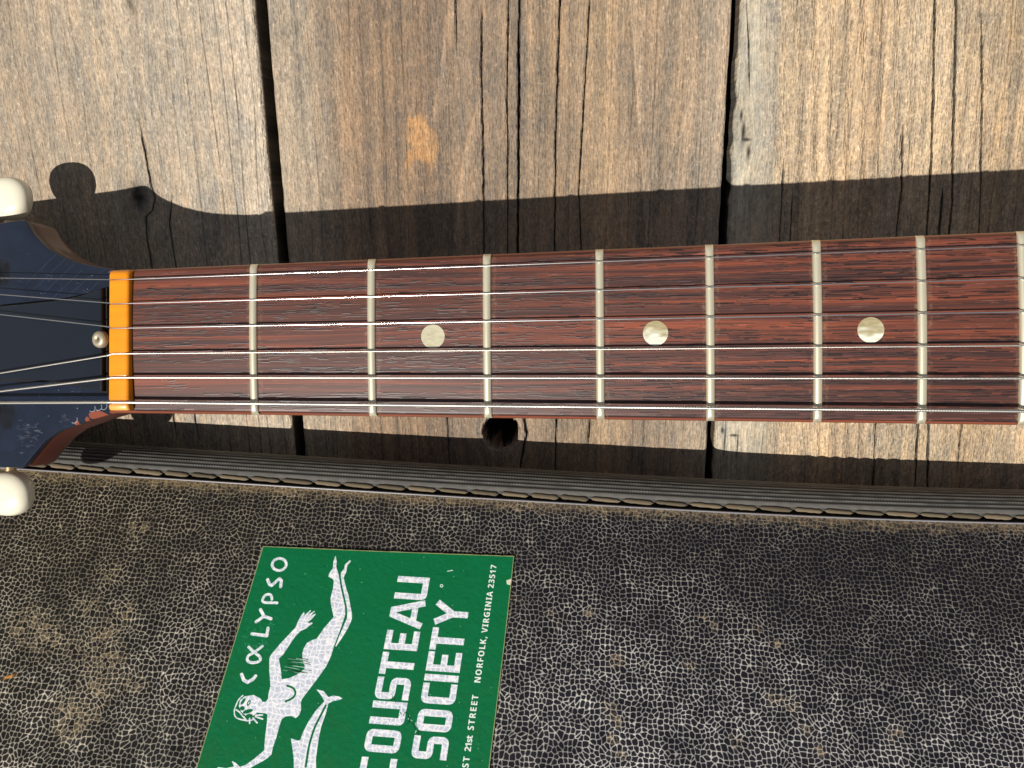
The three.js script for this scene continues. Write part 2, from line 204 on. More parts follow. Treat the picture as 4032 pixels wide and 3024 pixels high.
// ---------------------------------------------------------------- guitar case: lid leaning on its rounded edge, sticker on it
const caseLid = thing('guitar_case', 'black crackle-grained guitar case with ribbed stitched edge below the neck', 'guitar case', [16.85534, 24.66306, 29.70685], [[0.99919, 0, 0.04012], [0.02829, 0.70908, -0.70456], [-0.02845, 0.70513, 0.7085]]);
const bow = (x) => (x < 45 ? -1.5 * ((x - 45) / 235) ** 2 : -1.9 * ((x - 45) / 107) ** 2);      // the edge is not quite straight
const CX0 = -208, CW = 366, CH = 128;
{
  const TW = 2048, TH = 656, p = 1.5, NX = Math.ceil(CW / p) + 2, NY = Math.ceil(CH / p) + 2, r = rng(31);
  const px = new Float32Array((NX + 2) * (NY + 2)), py = new Float32Array((NX + 2) * (NY + 2)), tone = new Float32Array((NX + 2) * (NY + 2));
  for (let k = 0; k < px.length; k++) { px[k] = 0.5 + (r() - 0.5) * 0.78; py[k] = 0.5 + (r() - 0.5) * 0.78; tone[k] = r(); }
  const worn = [[-139, 57, 4], [-166, 56, 5], [-158, 60, 5], [-143, 63, 5], [-135, 66, 4], [-126, 71, 3], [-137, 78, 4], [-144, 79, 3], [-138, 82, 4], [-141, 85, 3], [-135, 50, 3], [-148, 49, 3], [-137, 72, 4], [20, 55, 2.2], [1, 43, 2], [18, 68, 1.6], [20, 72, 1.8], [42, 55, 1.4], [66, 63, 2], [71, 64, 2.2], [46, 41, 1.6], [50, 43, 1.4], [12, 42, 1.4], [19, 77, 1.6], [21, 81, 1.8], [69, 47, 1.6], [63, 43, 1.3], [75, 70, 1.5], [78, 76, 1.5], [-140, 23, 3], [-144, 39, 3], [-12, 40, 2], [100, 70, 2], [55, 75, 2]];
  const hgt = new Uint8Array(TW * TH * 4);
  const cmap = dataTex(TW, TH, (i, j, o) => {
    const x = CX0 + (i + 0.5) / TW * CW, v = (j + 0.5) / TH * CH, wx = x + (vn(x * 0.2, v * 0.2) - 0.5) * 1.2, wy = v + (vn(x * 0.2 + 50, v * 0.2) - 0.5) * 1.2;
    const gx = (wx - CX0) / p, gy = wy / p, ix = Math.floor(gx), iy = Math.floor(gy); let f1 = 9, f2 = 9, id = 0;
    for (let b = -1; b <= 1; b++) for (let a = -1; a <= 1; a++) { const k = ((iy + b + NY + 2) % (NY + 2)) * (NX + 2) + ((ix + a + NX + 2) % (NX + 2)), dx = Math.abs(ix + a + px[k] - gx), dy = Math.abs(iy + b + py[k] - gy), d = 0.55 * Math.max(dx, dy) + 0.5 * Math.sqrt(dx * dx + dy * dy); if (d < f1) { f2 = f1; f1 = d; id = k; } else if (d < f2) f2 = d; }
    const e = f2 - f1, n1 = vn(x * 0.045 + 3, v * 0.06 + 8), n2 = vn(x * 0.9, v * 0.9), n3 = vn(x * 0.25 + 90, v * 0.25), n4 = vn(x * 2.6, v * 2.6);
    const line = (1 - sstep(0.06, 0.2, e)) * (0.6 + 0.4 * n3), brown = clamp(1.15 - (x + 190) / 200, 0.12, 1);
    const zone = sstep(-20, 60, x) * (1 - sstep(28, 62, v + (n1 - 0.5) * 30));      // the blacker part near the edge, on the right
    let t = 14 + 10 * tone[id] * n2 + 26 * sstep(20, 90, v) * n3 * (1 - zone), R = t + 5 * brown, G = t + 3 * brown, B = t + 5 - 5 * brown;
    const lc = 166 + 66 * sstep(20, 88, v) * (0.75 + 0.25 * sstep(-60, 60, x)) + 56 * (n1 - 0.5) - 34 * zone - 10 * brown + 24 * (n4 - 0.5) + 14 * sstep(20, 90, v);
    R = mix(R, lc + 2 + 8 * brown, line); G = mix(G, lc, line); B = mix(B, lc - 14 - 8 * brown, line);
    let wear = 0; for (const q of worn) { const dx = (x - q[0]) / q[2], dy = (v - q[1]) / (q[2] * 0.8), d2 = dx * dx + dy * dy; if (d2 < 6) wear += Math.exp(-d2 * 0.7); }
    wear = clamp(wear * 1.5) * sstep(0.53, 0.6, n4 * 0.5 + tone[id] * 0.3 + n2 * 0.25) * (0.5 + 0.5 * line) + sstep(0.8, 0.9, n4 * 0.5 + tone[id] * 0.5) * 0.5 * sstep(0.45, 0.75, n1) * sstep(15, 60, v) + line * clamp(wear) * 0.25;
    wear = clamp(wear); R = mix(R, 178, wear * 0.92); G = mix(G, 160, wear * 0.92); B = mix(B, 128, wear * 0.92);
    const vp = v - 5.7 - bow(x), dust = clamp(1.15 - vp / 4.2 + (n2 - 0.5) * 0.9 + (n4 - 0.5) * 0.5) * (0.75 + 0.25 * n3) + 0.1 * brown * (1 - sstep(20, 60, v));
    R = mix(R, 128 + 40 * n4, clamp(dust) * 0.72); G = mix(G, 110 + 36 * n4, clamp(dust) * 0.72); B = mix(B, 80 + 28 * n4, clamp(dust) * 0.72);
    const flake = Math.exp(-(((x + 165) / 1.6) ** 2) - ((v - 72 + (x + 165) * 0.35) / 0.5) ** 2); R = mix(R, 225, flake); G = mix(G, 150, flake); B = mix(B, 70, flake);
    o[0] = R; o[1] = G; o[2] = B + 4 * (1 - brown);
    const k = (j * TW + i) * 4; hgt[k] = hgt[k + 1] = hgt[k + 2] = clamp(70 + 130 * (1 - sstep(0.02, 0.24, e)) + 30 * (n4 - 0.5) + 24 * tone[id], 0, 255); hgt[k + 3] = 255;
  }, true);
  const vinyl = phys({ specularIntensity: 0.35, map: cmap, bumpMap: finish(new THREE.DataTexture(hgt, TW, TH)), bumpScale: 0.00016, roughness: 0.72 });
  const xs = []; for (let x = -330; x <= 300; x += 6) xs.push(x);
  const vs = []; for (let k = 0; k <= 40; k++) vs.push(k / 40);
  obj('lid_panel', gridGeo(xs.length, vs.length, (i, j) => { const x = xs[i], v = mix(5.2 + bow(x), 150, vs[j]); return [x, (vn(x * 0.02, v * 0.02) - 0.5) * 0.5 * sstep(6, 25, v), v, (x - CX0) / CW, v / CH]; }), vinyl, caseLid);
  // ribbed binding rolled over the edge: ribs run along it, finely beaded
  const ribMat = std({ vertexColors: true, roughness: 0.6 });
  const NXr = 1300, SEC = [], R = 9;
  for (let k = 0; k <= 62; k++) SEC.push(3.6 - k / 62 * (3.6 + R * 2.15));
  const ribCol = new Float32Array(1300 * 63 * 3);
  const ribGeo = gridGeo(NXr, SEC.length, (i, j) => {
    const x = -330 + 630 * i / (NXr - 1), s = SEC[j], th = s > 0 ? 0 : -s / R;
    let a = Math.abs(Math.cos(((s + 0.1) / 1.42) * Math.PI)), ribs = sstep(1.4, 0.8, s);
    const bead = 0.5 + 0.5 * Math.cos(x / 0.98 * Math.PI * 2 + Math.round(s / 1.42) * 1.3);
    const rr = R + ribs * (0.42 * a * (0.78 + 0.22 * bead) - 0.2) + (1 - ribs) * 0.25 * sstep(3.6, 2.2, s), v = s > 0 ? s : -rr * Math.sin(th), h = s > 0 ? rr - R : rr * Math.cos(th) - R;
    const ribTone = (0.012 + ribs * 0.2 * Math.pow(a, 5) * (0.35 + 0.65 * bead) * (0.5 + vn(x * 0.3, s * 3)) + (1 - ribs) * (0.1 + 0.05 * vn(x * 0.5, s))) * (s > 2.6 ? 0.55 : 1), kk = (j * NXr + i) * 3;      // sunlit crests and shaded valleys of the ribs painted into the vertex colour
    ribCol[kk] = ribTone * 1.03; ribCol[kk + 1] = ribTone; ribCol[kk + 2] = ribTone * 0.92;
    return [x, h + 0.1, v + bow(x)];
  });
  ribGeo.setAttribute('color', new THREE.BufferAttribute(ribCol, 3));
  obj('edge_binding', ribGeo, ribMat, caseLid);
  obj('side_wall', new THREE.BoxGeometry(630, 13, 3).translate(-15, -15.6, -7.3), std({ color: lin(0.03, 0.03, 0.028), roughness: 0.6 }), caseLid);
  obj('lining', new THREE.BoxGeometry(628, 2, 150).translate(-15, -3.2, 76), std({ color: lin(0.05, 0.04, 0.03), roughness: 0.9 }), caseLid);
  obj('piping', tube(xs.map((x) => [x, 0.22, 5.75 + bow(x)]), 0.28, 10), std({ color: lin(0.22, 0.22, 0.24), roughness: 0.3 }), caseLid);
  const dustMat = [0, 1, 2].map((k) => std({ color: lin(0.16 - 0.03 * k, 0.125 - 0.023 * k, 0.077 - 0.014 * k), roughness: 0.95, bumpMap: null }));
  // tan cord that shows between the stitches of the binding
  const rs = rng(5);
  for (let k = 0, x = -212; x < 190; k++) {
    const L = 9 + rs() * 2, h = 0.6 + rs() * 0.22;
    const g = gridGeo(17, 11, (i, j) => { const a = i / 16 * Math.PI * 2, u = (j / 10 - 0.5) * 2, prof = Math.pow(Math.max(0, 1 - Math.pow(Math.abs(u), 8)), 0.5), xx = x + L / 2 + u * L / 2, wob = 1 + (vn(xx * 0.8, k) - 0.5) * 0.3; return [xx, 0.28 + Math.sin(-a) * 0.5 * prof * wob, 3.75 + bow(xx) + Math.cos(a) * h * prof * wob + 0.25 * u]; });
    obj('stitch', g, dustMat[k % 3], caseLid); x += L + 0.35 + rs() * 0.4;
  }
  // sticker
  const SX0 = -104, SY0 = 22, SC = 14, cw = 97 * SC, ch = 94 * SC;
  const cv = document.createElement('canvas'); cv.width = cw; cv.height = ch; const c = cv.getContext('2d');
  c.fillStyle = 'rgb(0,106,60)'; c.fillRect(0, 0, cw, ch);
  const q = rng(77);
  for (let k = 0; k < 900; k++) { const x = q() * cw, y = q() * ch, low = clamp((y / ch - 0.12) * 1.5), s = 10 + q() * 50; c.fillStyle = q() < 0.5 + 0.3 * low ? `rgba(58,92,44,${0.1 * low})` : 'rgba(0,128,76,0.05)'; c.beginPath(); c.ellipse(x, y, s, s * 0.6, q() * 3, 0, 7); c.fill(); }
  for (let k = 0; k < 4200; k++) { c.fillStyle = q() < 0.6 ? 'rgba(10,70,36,0.25)' : 'rgba(70,150,100,0.25)'; c.fillRect(q() * cw, q() * ch, 1 + q() * 3, 1 + q() * 2); }
  c.strokeStyle = 'rgba(20,62,34,0.4)'; for (let k = 0; k < 26; k++) { c.lineWidth = 0.8 + q(); c.beginPath(); const x = q() * cw, y = ch * (0.45 + 0.5 * q()); c.moveTo(x, y); c.quadraticCurveTo(x - 30 + q() * 60, y + 60, x - 60 + q() * 90, y + 90 + q() * 60); c.stroke(); }
  const mk = document.createElement('canvas'); mk.width = cw; mk.height = ch; const m = mk.getContext('2d');
  const toMM = (k) => k.setTransform(SC, 0, 0, SC, -SX0 * SC, -SY0 * SC);
  toMM(m); m.fillStyle = m.strokeStyle = '#f4f4f6'; m.lineJoin = 'miter'; m.lineCap = 'butt';
  const poly = (k, ...lists) => { k.beginPath(); let first = true; for (const l of lists) for (let i = 0; i < l.length; i += 2) { first ? k.moveTo(l[i], l[i + 1]) : k.lineTo(l[i], l[i + 1]); first = false; } };
  const curve = (k, l) => { k.beginPath(); k.moveTo(l[0], l[1]); for (let i = 2; i < l.length - 2; i += 2) k.quadraticCurveTo(l[i], l[i + 1], i < l.length - 4 ? (l[i] + l[i + 2]) / 2 : l[i + 2], i < l.length - 4 ? (l[i + 1] + l[i + 3]) / 2 : l[i + 3]); };
  // swimming figure and dolphin of the emblem
  poly(m, [-71.2, 28.5, -70.5, 30.3, -70.4, 31.9, -69.1, 34.5, -67.7, 38.5, -66.4, 41.5, -65.2, 44.5, -64.7, 46.7, -64.8, 48, -65.2, 50.5, -65.9, 54.2, -66.4, 56.6, -66.8, 59.7, -67.7, 62.6],
    [-69.6, 66.2, -71.7, 69.8, -73.2, 72.4, -73.3, 73.3, -72.8, 75.1, -73, 76.6, -73.9, 77.6, -75.4, 77.1, -77, 77.3, -78, 78.1, -78.3, 80.3, -78.5, 83.3, -78.9, 85.7, -78.9, 87.6, -79.9, 88.7, -81.5, 89.8, -83.8, 91.2, -85.8, 92.8, -88.5, 93.4],
    [-90.5, 92.7, -94, 92.3, -93.6, 91.9, -91.2, 92, -89, 91.4, -90, 90.2, -89.8, 90.1, -88.7, 90.5, -87.3, 91.4, -85.8, 90.8, -83.8, 89.2, -81.3, 86.7, -81.9, 82.7, -82.2, 79.4, -82.6, 77.1],
    [-83.4, 76.9, -85.8, 76.9, -86.4, 77.6, -87.6, 78.2, -89.2, 77.8, -90.7, 76.9, -91.7, 75.4, -91.8, 73.9, -90.6, 72.7, -88, 72.1, -86.9, 72.5, -85.6, 73, -84.9, 73.8, -83.9, 73.8, -83.4, 72.9, -83.6, 71.1, -83.5, 69.3],
    [-83.8, 68.3, -84.9, 64.9, -85.7, 61.4, -85.3, 60.2, -83.1, 56.7, -79.6, 51.9, -79.2, 50.1, -78.6, 48.1, -77.9, 46.9, -77.7, 47.2, -77.5, 48, -76, 46.2, -75.7, 46.4, -76.5, 47.8, -74.7, 46.4, -74.5, 46.6, -75.6, 48, -74.1, 47.2, -74, 47.4, -74.9, 48.8, -76.1, 50.2, -74.6, 50, -74.4, 50.3, -75.4, 51.1, -76, 51.9, -77.8, 52.8],
    [-79.2, 54.8, -80.4, 57.3, -81.6, 60, -82.7, 61.4, -81.5, 64.2, -80.5, 67.2, -78.3, 66.7, -76.1, 65.5, -74.2, 63.8, -74.3, 62.9, -75.3, 61.3, -75.8, 59.4, -75.7, 58, -75.1, 56.3, -73.7, 55.3, -72.2, 54.7, -70.5, 51.3, -68.2, 47.9, -69.9, 43.8, -70.3, 42, -70.1, 39, -70.3, 36.6, -70.9, 35.9, -72.3, 35.4, -72.3, 34.4, -71.4, 32.5, -71.6, 30.4, -71.4, 28.8]); m.fill();
  poly(m, [-66.3, 29.5, -65.9, 29.9, -66.8, 31.4, -66.8, 33.5, -67.3, 35.4, -66, 38.4, -64.7, 40.9, -63.4, 44.4, -62.5, 46.8, -62.3, 48.3, -63.1, 51.1, -64.2, 53.6, -65.7, 56.7, -66, 56.6, -65.2, 52.9, -64.4, 49.9, -63.9, 47.9, -64.1, 46.5, -64.6, 44.5, -65.8, 41.5, -67.3, 38, -68.3, 35, -68.5, 33.9, -67.6, 32.3, -67.7, 31.1]); m.fill();
  poly(m, [-69.4, 69.3, -67.1, 69.6, -65.3, 71.2, -64, 70.7, -62.2, 70.8, -61, 71.3, -62, 71.8, -63.7, 72.2, -65, 73, -65.2, 75.7, -65.9, 79.4, -66, 82.4, -65.9, 85.2, -65.7, 88.1, -65.2, 90.2, -65, 94, -66.5, 98, -71.4, 98, -71.2, 92.6, -72.1, 88.6, -72.9, 86.3, -74.2, 83, -72, 83.5, -71.3, 83.2, -71, 81.3, -70, 78.4, -68.4, 75.2, -66.3, 72.4, -67.6, 70.9]); m.fill();
  // block lettering
  const frame = (k, v0, x0) => { toMM(k); k.transform(0.053, -1, -1, 0, x0, v0); };
  const G = { U: (w) => [[0.95, 10.3, 0.95, 1.6, 'q', 0.95, 0.95, 1.8, 0.95, w, 0.95], [w - 0.95, 10.3, w - 0.95, 0]],
    A: (w) => [[0.6, 0, w * 0.44, 9.6, w * 0.62, 9.6, w - 0.6, 0], [w * 0.22, 2.9, w * 0.72, 2.9]],
    E: (w) => [[w, 9.35, 0.95, 9.35, 0.95, 0.95, w, 0.95], [0.95, 5.1, w * 0.86, 5.1]], T: (w) => [[0, 9.35, w, 9.35], [w * 0.42, 9.35, w * 0.42, 0]],
    S: (w) => [[w, 9.35, 1.9, 9.35, 'q', 0.95, 9.35, 0.95, 8.3, 0.95, 6.2, 'q', 0.95, 5.2, 2, 5.2, w - 2, 5.2, 'q', w - 0.95, 5.2, w - 0.95, 4.1, w - 0.95, 2, 'q', w - 0.95, 0.95, w - 2, 0.95, 0, 0.95]],
    O: (w) => [[2, 0.95, w - 2, 0.95, 'q', w - 0.95, 0.95, w - 0.95, 2, w - 0.95, 8.3, 'q', w - 0.95, 9.35, w - 2, 9.35, 2, 9.35, 'q', 0.95, 9.35, 0.95, 8.3, 0.95, 2, 'q', 0.95, 0.95, 2, 0.95]],
    C: (w) => [[w, 9.35, 2, 9.35, 'q', 0.95, 9.35, 0.95, 8.3, 0.95, 2, 'q', 0.95, 0.95, 2, 0.95, w, 0.95]], I: () => [[0.95, 0, 0.95, 10.3]], Y: (w) => [[0.7, 10.2, w / 2 - 0.4, 4.8, w / 2 - 0.4, 0], [w - 0.7, 10.2, w / 2 - 0.4, 4.8]] };
  const letter = (ch, r0, w) => { m.lineWidth = 1.95; for (const s of G[ch](w)) { m.beginPath(); let i = 0, first = true; while (i < s.length) { if (s[i] === 'q') { m.quadraticCurveTo(r0 + s[i + 1], s[i + 2], r0 + s[i + 3], s[i + 4]); i += 5; } else { first ? m.moveTo(r0 + s[i], s[i + 1]) : m.lineTo(r0 + s[i], s[i + 1]); first = false; i += 2; } } m.stroke(); } };
  frame(m, 86, -42.2); for (const [ch, r0, w] of [['C', -6.2, 5.9], ['O', 1.1, 6], ['U', 8.5, 6.3], ['S', 15.4, 6.2], ['T', 22.4, 6.4], ['E', 29.6, 5.8], ['A', 36.4, 8.4], ['U', 45.1, 7.2]]) letter(ch, r0, w);
  frame(m, 86, -28.2); for (const [ch, r0, w] of [['S', 0.3, 6], ['O', 7.6, 5.9], ['C', 15.1, 5.7], ['I', 21.4, 2], ['E', 24.2, 5.7], ['T', 30.4, 6.7], ['Y', 38, 7.5]]) letter(ch, r0, w);
  m.lineWidth = 0.9; m.lineCap = m.lineJoin = 'round'; toMM(m);
  // lettering drawn by hand along the left
  m.beginPath(); m.ellipse(-89.2, 32.4, 2.35, 1.95, 0.2, 0, 7); m.stroke();
  for (const l of [[-91.9, 37.5, -90.8, 39.1, -90.1, 39.3, -88.1, 37, -87.3, 37.6, -87.1, 39.5], [-91.9, 47.1, -90.3, 49.1, -92.4, 50.9], [-90.3, 49.1, -87.9, 49.7], [-92.8, 54.6, -88, 54.9, -88.2, 52.6], [-93.1, 66.6, -92, 68.2, -90.7, 68.7, -89.3, 67.8, -88.7, 66.8]]) { m.lineWidth = 1.0; poly(m, l); m.stroke(); }
  m.lineWidth = 0.85; curve(m, [-87.1, 44.7, -90, 44.8, -92, 44.8, -91.9, 42.9, -90.8, 42.1, -89.4, 42.3, -89, 43.7]); m.stroke();
  curve(m, [-88.7, 58.1, -90.7, 60.1, -92.7, 61.2, -92.3, 62.8, -90.5, 63.2, -88.2, 62.5, -88.5, 61.2, -90.7, 60.1, -92.9, 58.6]); m.stroke();
  // hair lines and rays
  m.lineWidth = 0.4; curve(m, [-91.2, 72.5, -92.2, 73.5, -92.5, 75, -92.8, 76.2, -92.6, 77.5, -91.9, 78.6, -90.7, 79, -88.7, 79.2, -87.6, 79.3, -86.4, 78.8]); m.stroke();
  poly(m, [-92.3, 76.5, -91.2, 77, -89.7, 78.2, -88.6, 79]); m.stroke(); m.lineWidth = 0.45;
  for (const l of [[-87.6, 78.6, -87.3, 79.9], [-86.6, 78.4, -85.1, 79.6], [-86, 78, -83.7, 78.5], [-86, 77.6, -84, 77.4]]) { poly(m, l); m.stroke(); }
  // pebbled fill inside the white shapes
  m.globalCompositeOperation = 'source-atop'; m.fillStyle = 'rgb(184,193,219)';
  { const p = 1.45, nx = 64, ny = 64, gx = [], gy = []; for (let k = 0; k < nx * ny; k++) { gx.push((k % nx + (Math.floor(k / nx) % 2) * 0.45 + (q() - 0.5) * 0.95) * p - 104); gy.push((Math.floor(k / nx) + (q() - 0.5) * 0.95) * p + 23); }
    for (let j = 0; j < ny - 1; j++) for (let i = 0; i < nx - 1; i++) { if (q() < 0.06) continue; const id = [j * nx + i, j * nx + i + 1, (j + 1) * nx + i + 1, (j + 1) * nx + i], mx = id.reduce((t, k) => t + gx[k], 0) / 4, my = id.reduce((t, k) => t + gy[k], 0) / 4, sh = 0.68 + q() * 0.12, tn = q() * 14; m.fillStyle = `rgb(${198 + tn},${204 + tn},${221 + tn * 0.5})`; m.beginPath(); id.forEach((k, n) => { const X = mix(mx, gx[k], sh), Y = mix(my, gy[k], sh); n ? m.lineTo(X, Y) : m.moveTo(X, Y); }); m.closePath(); m.fill(); } }
  m.globalCompositeOperation = 'destination-out';
  m.lineWidth = 0.62; curve(m, [-65.7, 73.6, -66.4, 75.7, -67.6, 78.9, -68.2, 81.9, -68.5, 85.2, -68.3, 88.7, -68.3, 90]); m.stroke();
  poly(m, [-70.9, 91.4, -69, 90.9, -66.5, 90.6]); m.stroke();
  m.lineWidth = 0.6; curve(m, [-78.4, 68.9, -76.8, 69.1, -75.6, 70.2, -75.4, 71.4, -76.4, 72.6, -77.9, 73.2]); m.stroke();
  for (const [x, y, a, b, t] of [[-90.7, 74.1, 0.45, 1, 0.4], [-88.9, 74.4, 0.5, 0.85, 0.2], [-90.5, 76, 0.75, 0.6, 0.2], [-88.6, 76.7, 1.5, 0.55, -0.3], [-87.9, 77.8, 1, 0.42, -0.1]]) { m.beginPath(); m.ellipse(x, y, a, b, t, 0, 7); m.fill(); }
  m.globalCompositeOperation = 'source-over'; m.fillStyle = '#eef0f4'; m.beginPath(); m.ellipse(-88.9, 74.4, 0.16, 0.5, 0.2, 0, 7); m.fill();
  c.drawImage(mk, 0, 0);
  // address line
  c.fillStyle = '#f1f1ee'; c.textBaseline = 'alphabetic';
  const word = (s, vEnd, vStart) => { toMM(c); c.transform(0.056, -1, -1, 0, -18 - 0.056 * (vStart - 28) , vStart); c.transform(1, 0, 0, -1, 0, 0); c.transform(-1, 0, 0, 1, 0, 0); c.transform(-1, 0, 0, 1, 0, 0); c.font = 'bold 2.55px sans-serif'; const ws = [...s].map((k) => c.measureText(k).width * 1.02), gap = (vStart - vEnd - ws.reduce((p, k) => p + k, 0)) / (s.length - 1); let px = 0; [...s].forEach((k, n) => { c.fillText(k, px, 0); px += ws[n] + gap; }); };
  word('NORFOLK, VIRGINIA 23517', 28.1, 64.4); word('STREET', 67.6, 77.4); word('21st', 78.6, 83); word('WEST', 84.2, 91.6);
  // scuffs
  toMM(c); c.lineCap = 'round';
  for (let k = 0; k < 34; k++) { const x = -76 + q() * 5 - 2, y = 60.5 + q() * 4.5; c.strokeStyle = q() < 0.5 ? 'rgba(15,40,25,.8)' : 'rgba(190,215,200,.75)'; c.lineWidth = 0.08 + q() * 0.14; c.beginPath(); c.moveTo(x - 4 * q(), y); c.lineTo(x + 2 * q(), y + 0.6 * q()); c.stroke(); }
  for (let k = 0; k < 40; k++) { const t = q(), x = mix(-47, -37, t) + q() * 1.5, y = mix(69, 79, t) + q() * 1.5; c.strokeStyle = q() < 0.65 ? 'rgba(10,35,22,.85)' : 'rgba(200,225,210,.8)'; c.lineWidth = 0.1 + q() * 0.2; c.beginPath(); c.moveTo(x, y); c.lineTo(x + 0.7 * (q() - 0.3), y + 0.8 * q()); c.stroke(); }
  for (let k = 0; k < 70; k++) { const x = -96 + q() * 9, y = 50 + q() * 10; c.strokeStyle = 'rgba(120,190,150,.6)'; c.lineWidth = 0.08; c.beginPath(); c.moveTo(x, y); c.lineTo(x + q(), y + q() * 0.6); c.stroke(); }
  for (let k = 0; k < 60; k++) { c.fillStyle = 'rgba(215,222,205,.7)'; c.beginPath(); c.arc(-100 + q() * 86, 26 + q() * 66, 0.06 + q() * 0.1, 0, 7); c.fill(); }
  c.fillStyle = 'rgba(228,222,200,1)'; poly(c, [-14.9, 33, -13, 32.2, -13, 34.5, -14.6, 34.2]); c.fill(); c.strokeStyle = 'rgba(235,240,240,.9)'; c.lineWidth = 0.3; poly(c, [-34, 31.2, -32.4, 30.8]); c.stroke(); c.beginPath(); c.arc(-35.4, 36, 0.4, 0, 7); c.stroke();
  c.strokeStyle = 'rgba(168,160,110,.9)'; c.lineWidth = 0.5; const outline = [-96, 26.6, -60, 26, -12.9, 24.9, -13.9, 52, -15.7, 86.7, -16.6, 112, -104, 112, -99.9, 92.5, -98, 60]; poly(c, outline); c.closePath(); c.stroke();
  const sh = new THREE.Shape(); { const r2 = rng(9), pts = []; const B = outline; for (let i = 0; i < B.length; i += 2) { const x0 = B[i], y0 = B[i + 1], x1 = B[(i + 2) % B.length], y1 = B[(i + 3) % B.length], n = 26; for (let k = 0; k < n; k++) pts.push([mix(x0, x1, k / n) + (r2() - 0.5) * 0.14, mix(y0, y1, k / n) + (r2() - 0.5) * 0.14]); } pts.forEach((p, i) => (i ? sh.lineTo(p[0], p[1]) : sh.moveTo(p[0], p[1]))); }
  const sg = new THREE.ExtrudeGeometry(sh, { depth: 0.18, bevelEnabled: false }); { const P = sg.attributes.position, U = sg.attributes.uv; for (let i = 0; i < P.count; i++) { const x = P.getX(i), v = P.getY(i), h = P.getZ(i); U.setXY(i, (x - SX0) / 97, 1 - (v - SY0) / 94); P.setXYZ(i, x, 0.32 + h, v); } sg.computeVertexNormals(); }
  const emboss = dataTex(1024, 1024, (i, j, o) => { const a = vn(i * 0.075, j * 0.075), b2 = vn(i * 0.16 + 40, j * 0.16), w = vn(i * 0.012, j * 0.012 + 9); o[0] = o[1] = o[2] = 128 + 90 * (a - 0.5) + 50 * (b2 - 0.5) + 120 * (w - 0.5); });
  obj('sticker', sg, phys({ bumpMap: emboss, bumpScale: 0.00016, map: canvasTex(cv, true), roughness: 0.5, specularIntensity: 0.5, color: lin(1, 1, 1) }), caseLid, 'green sticker with white swimmer emblem and white lettering');
}

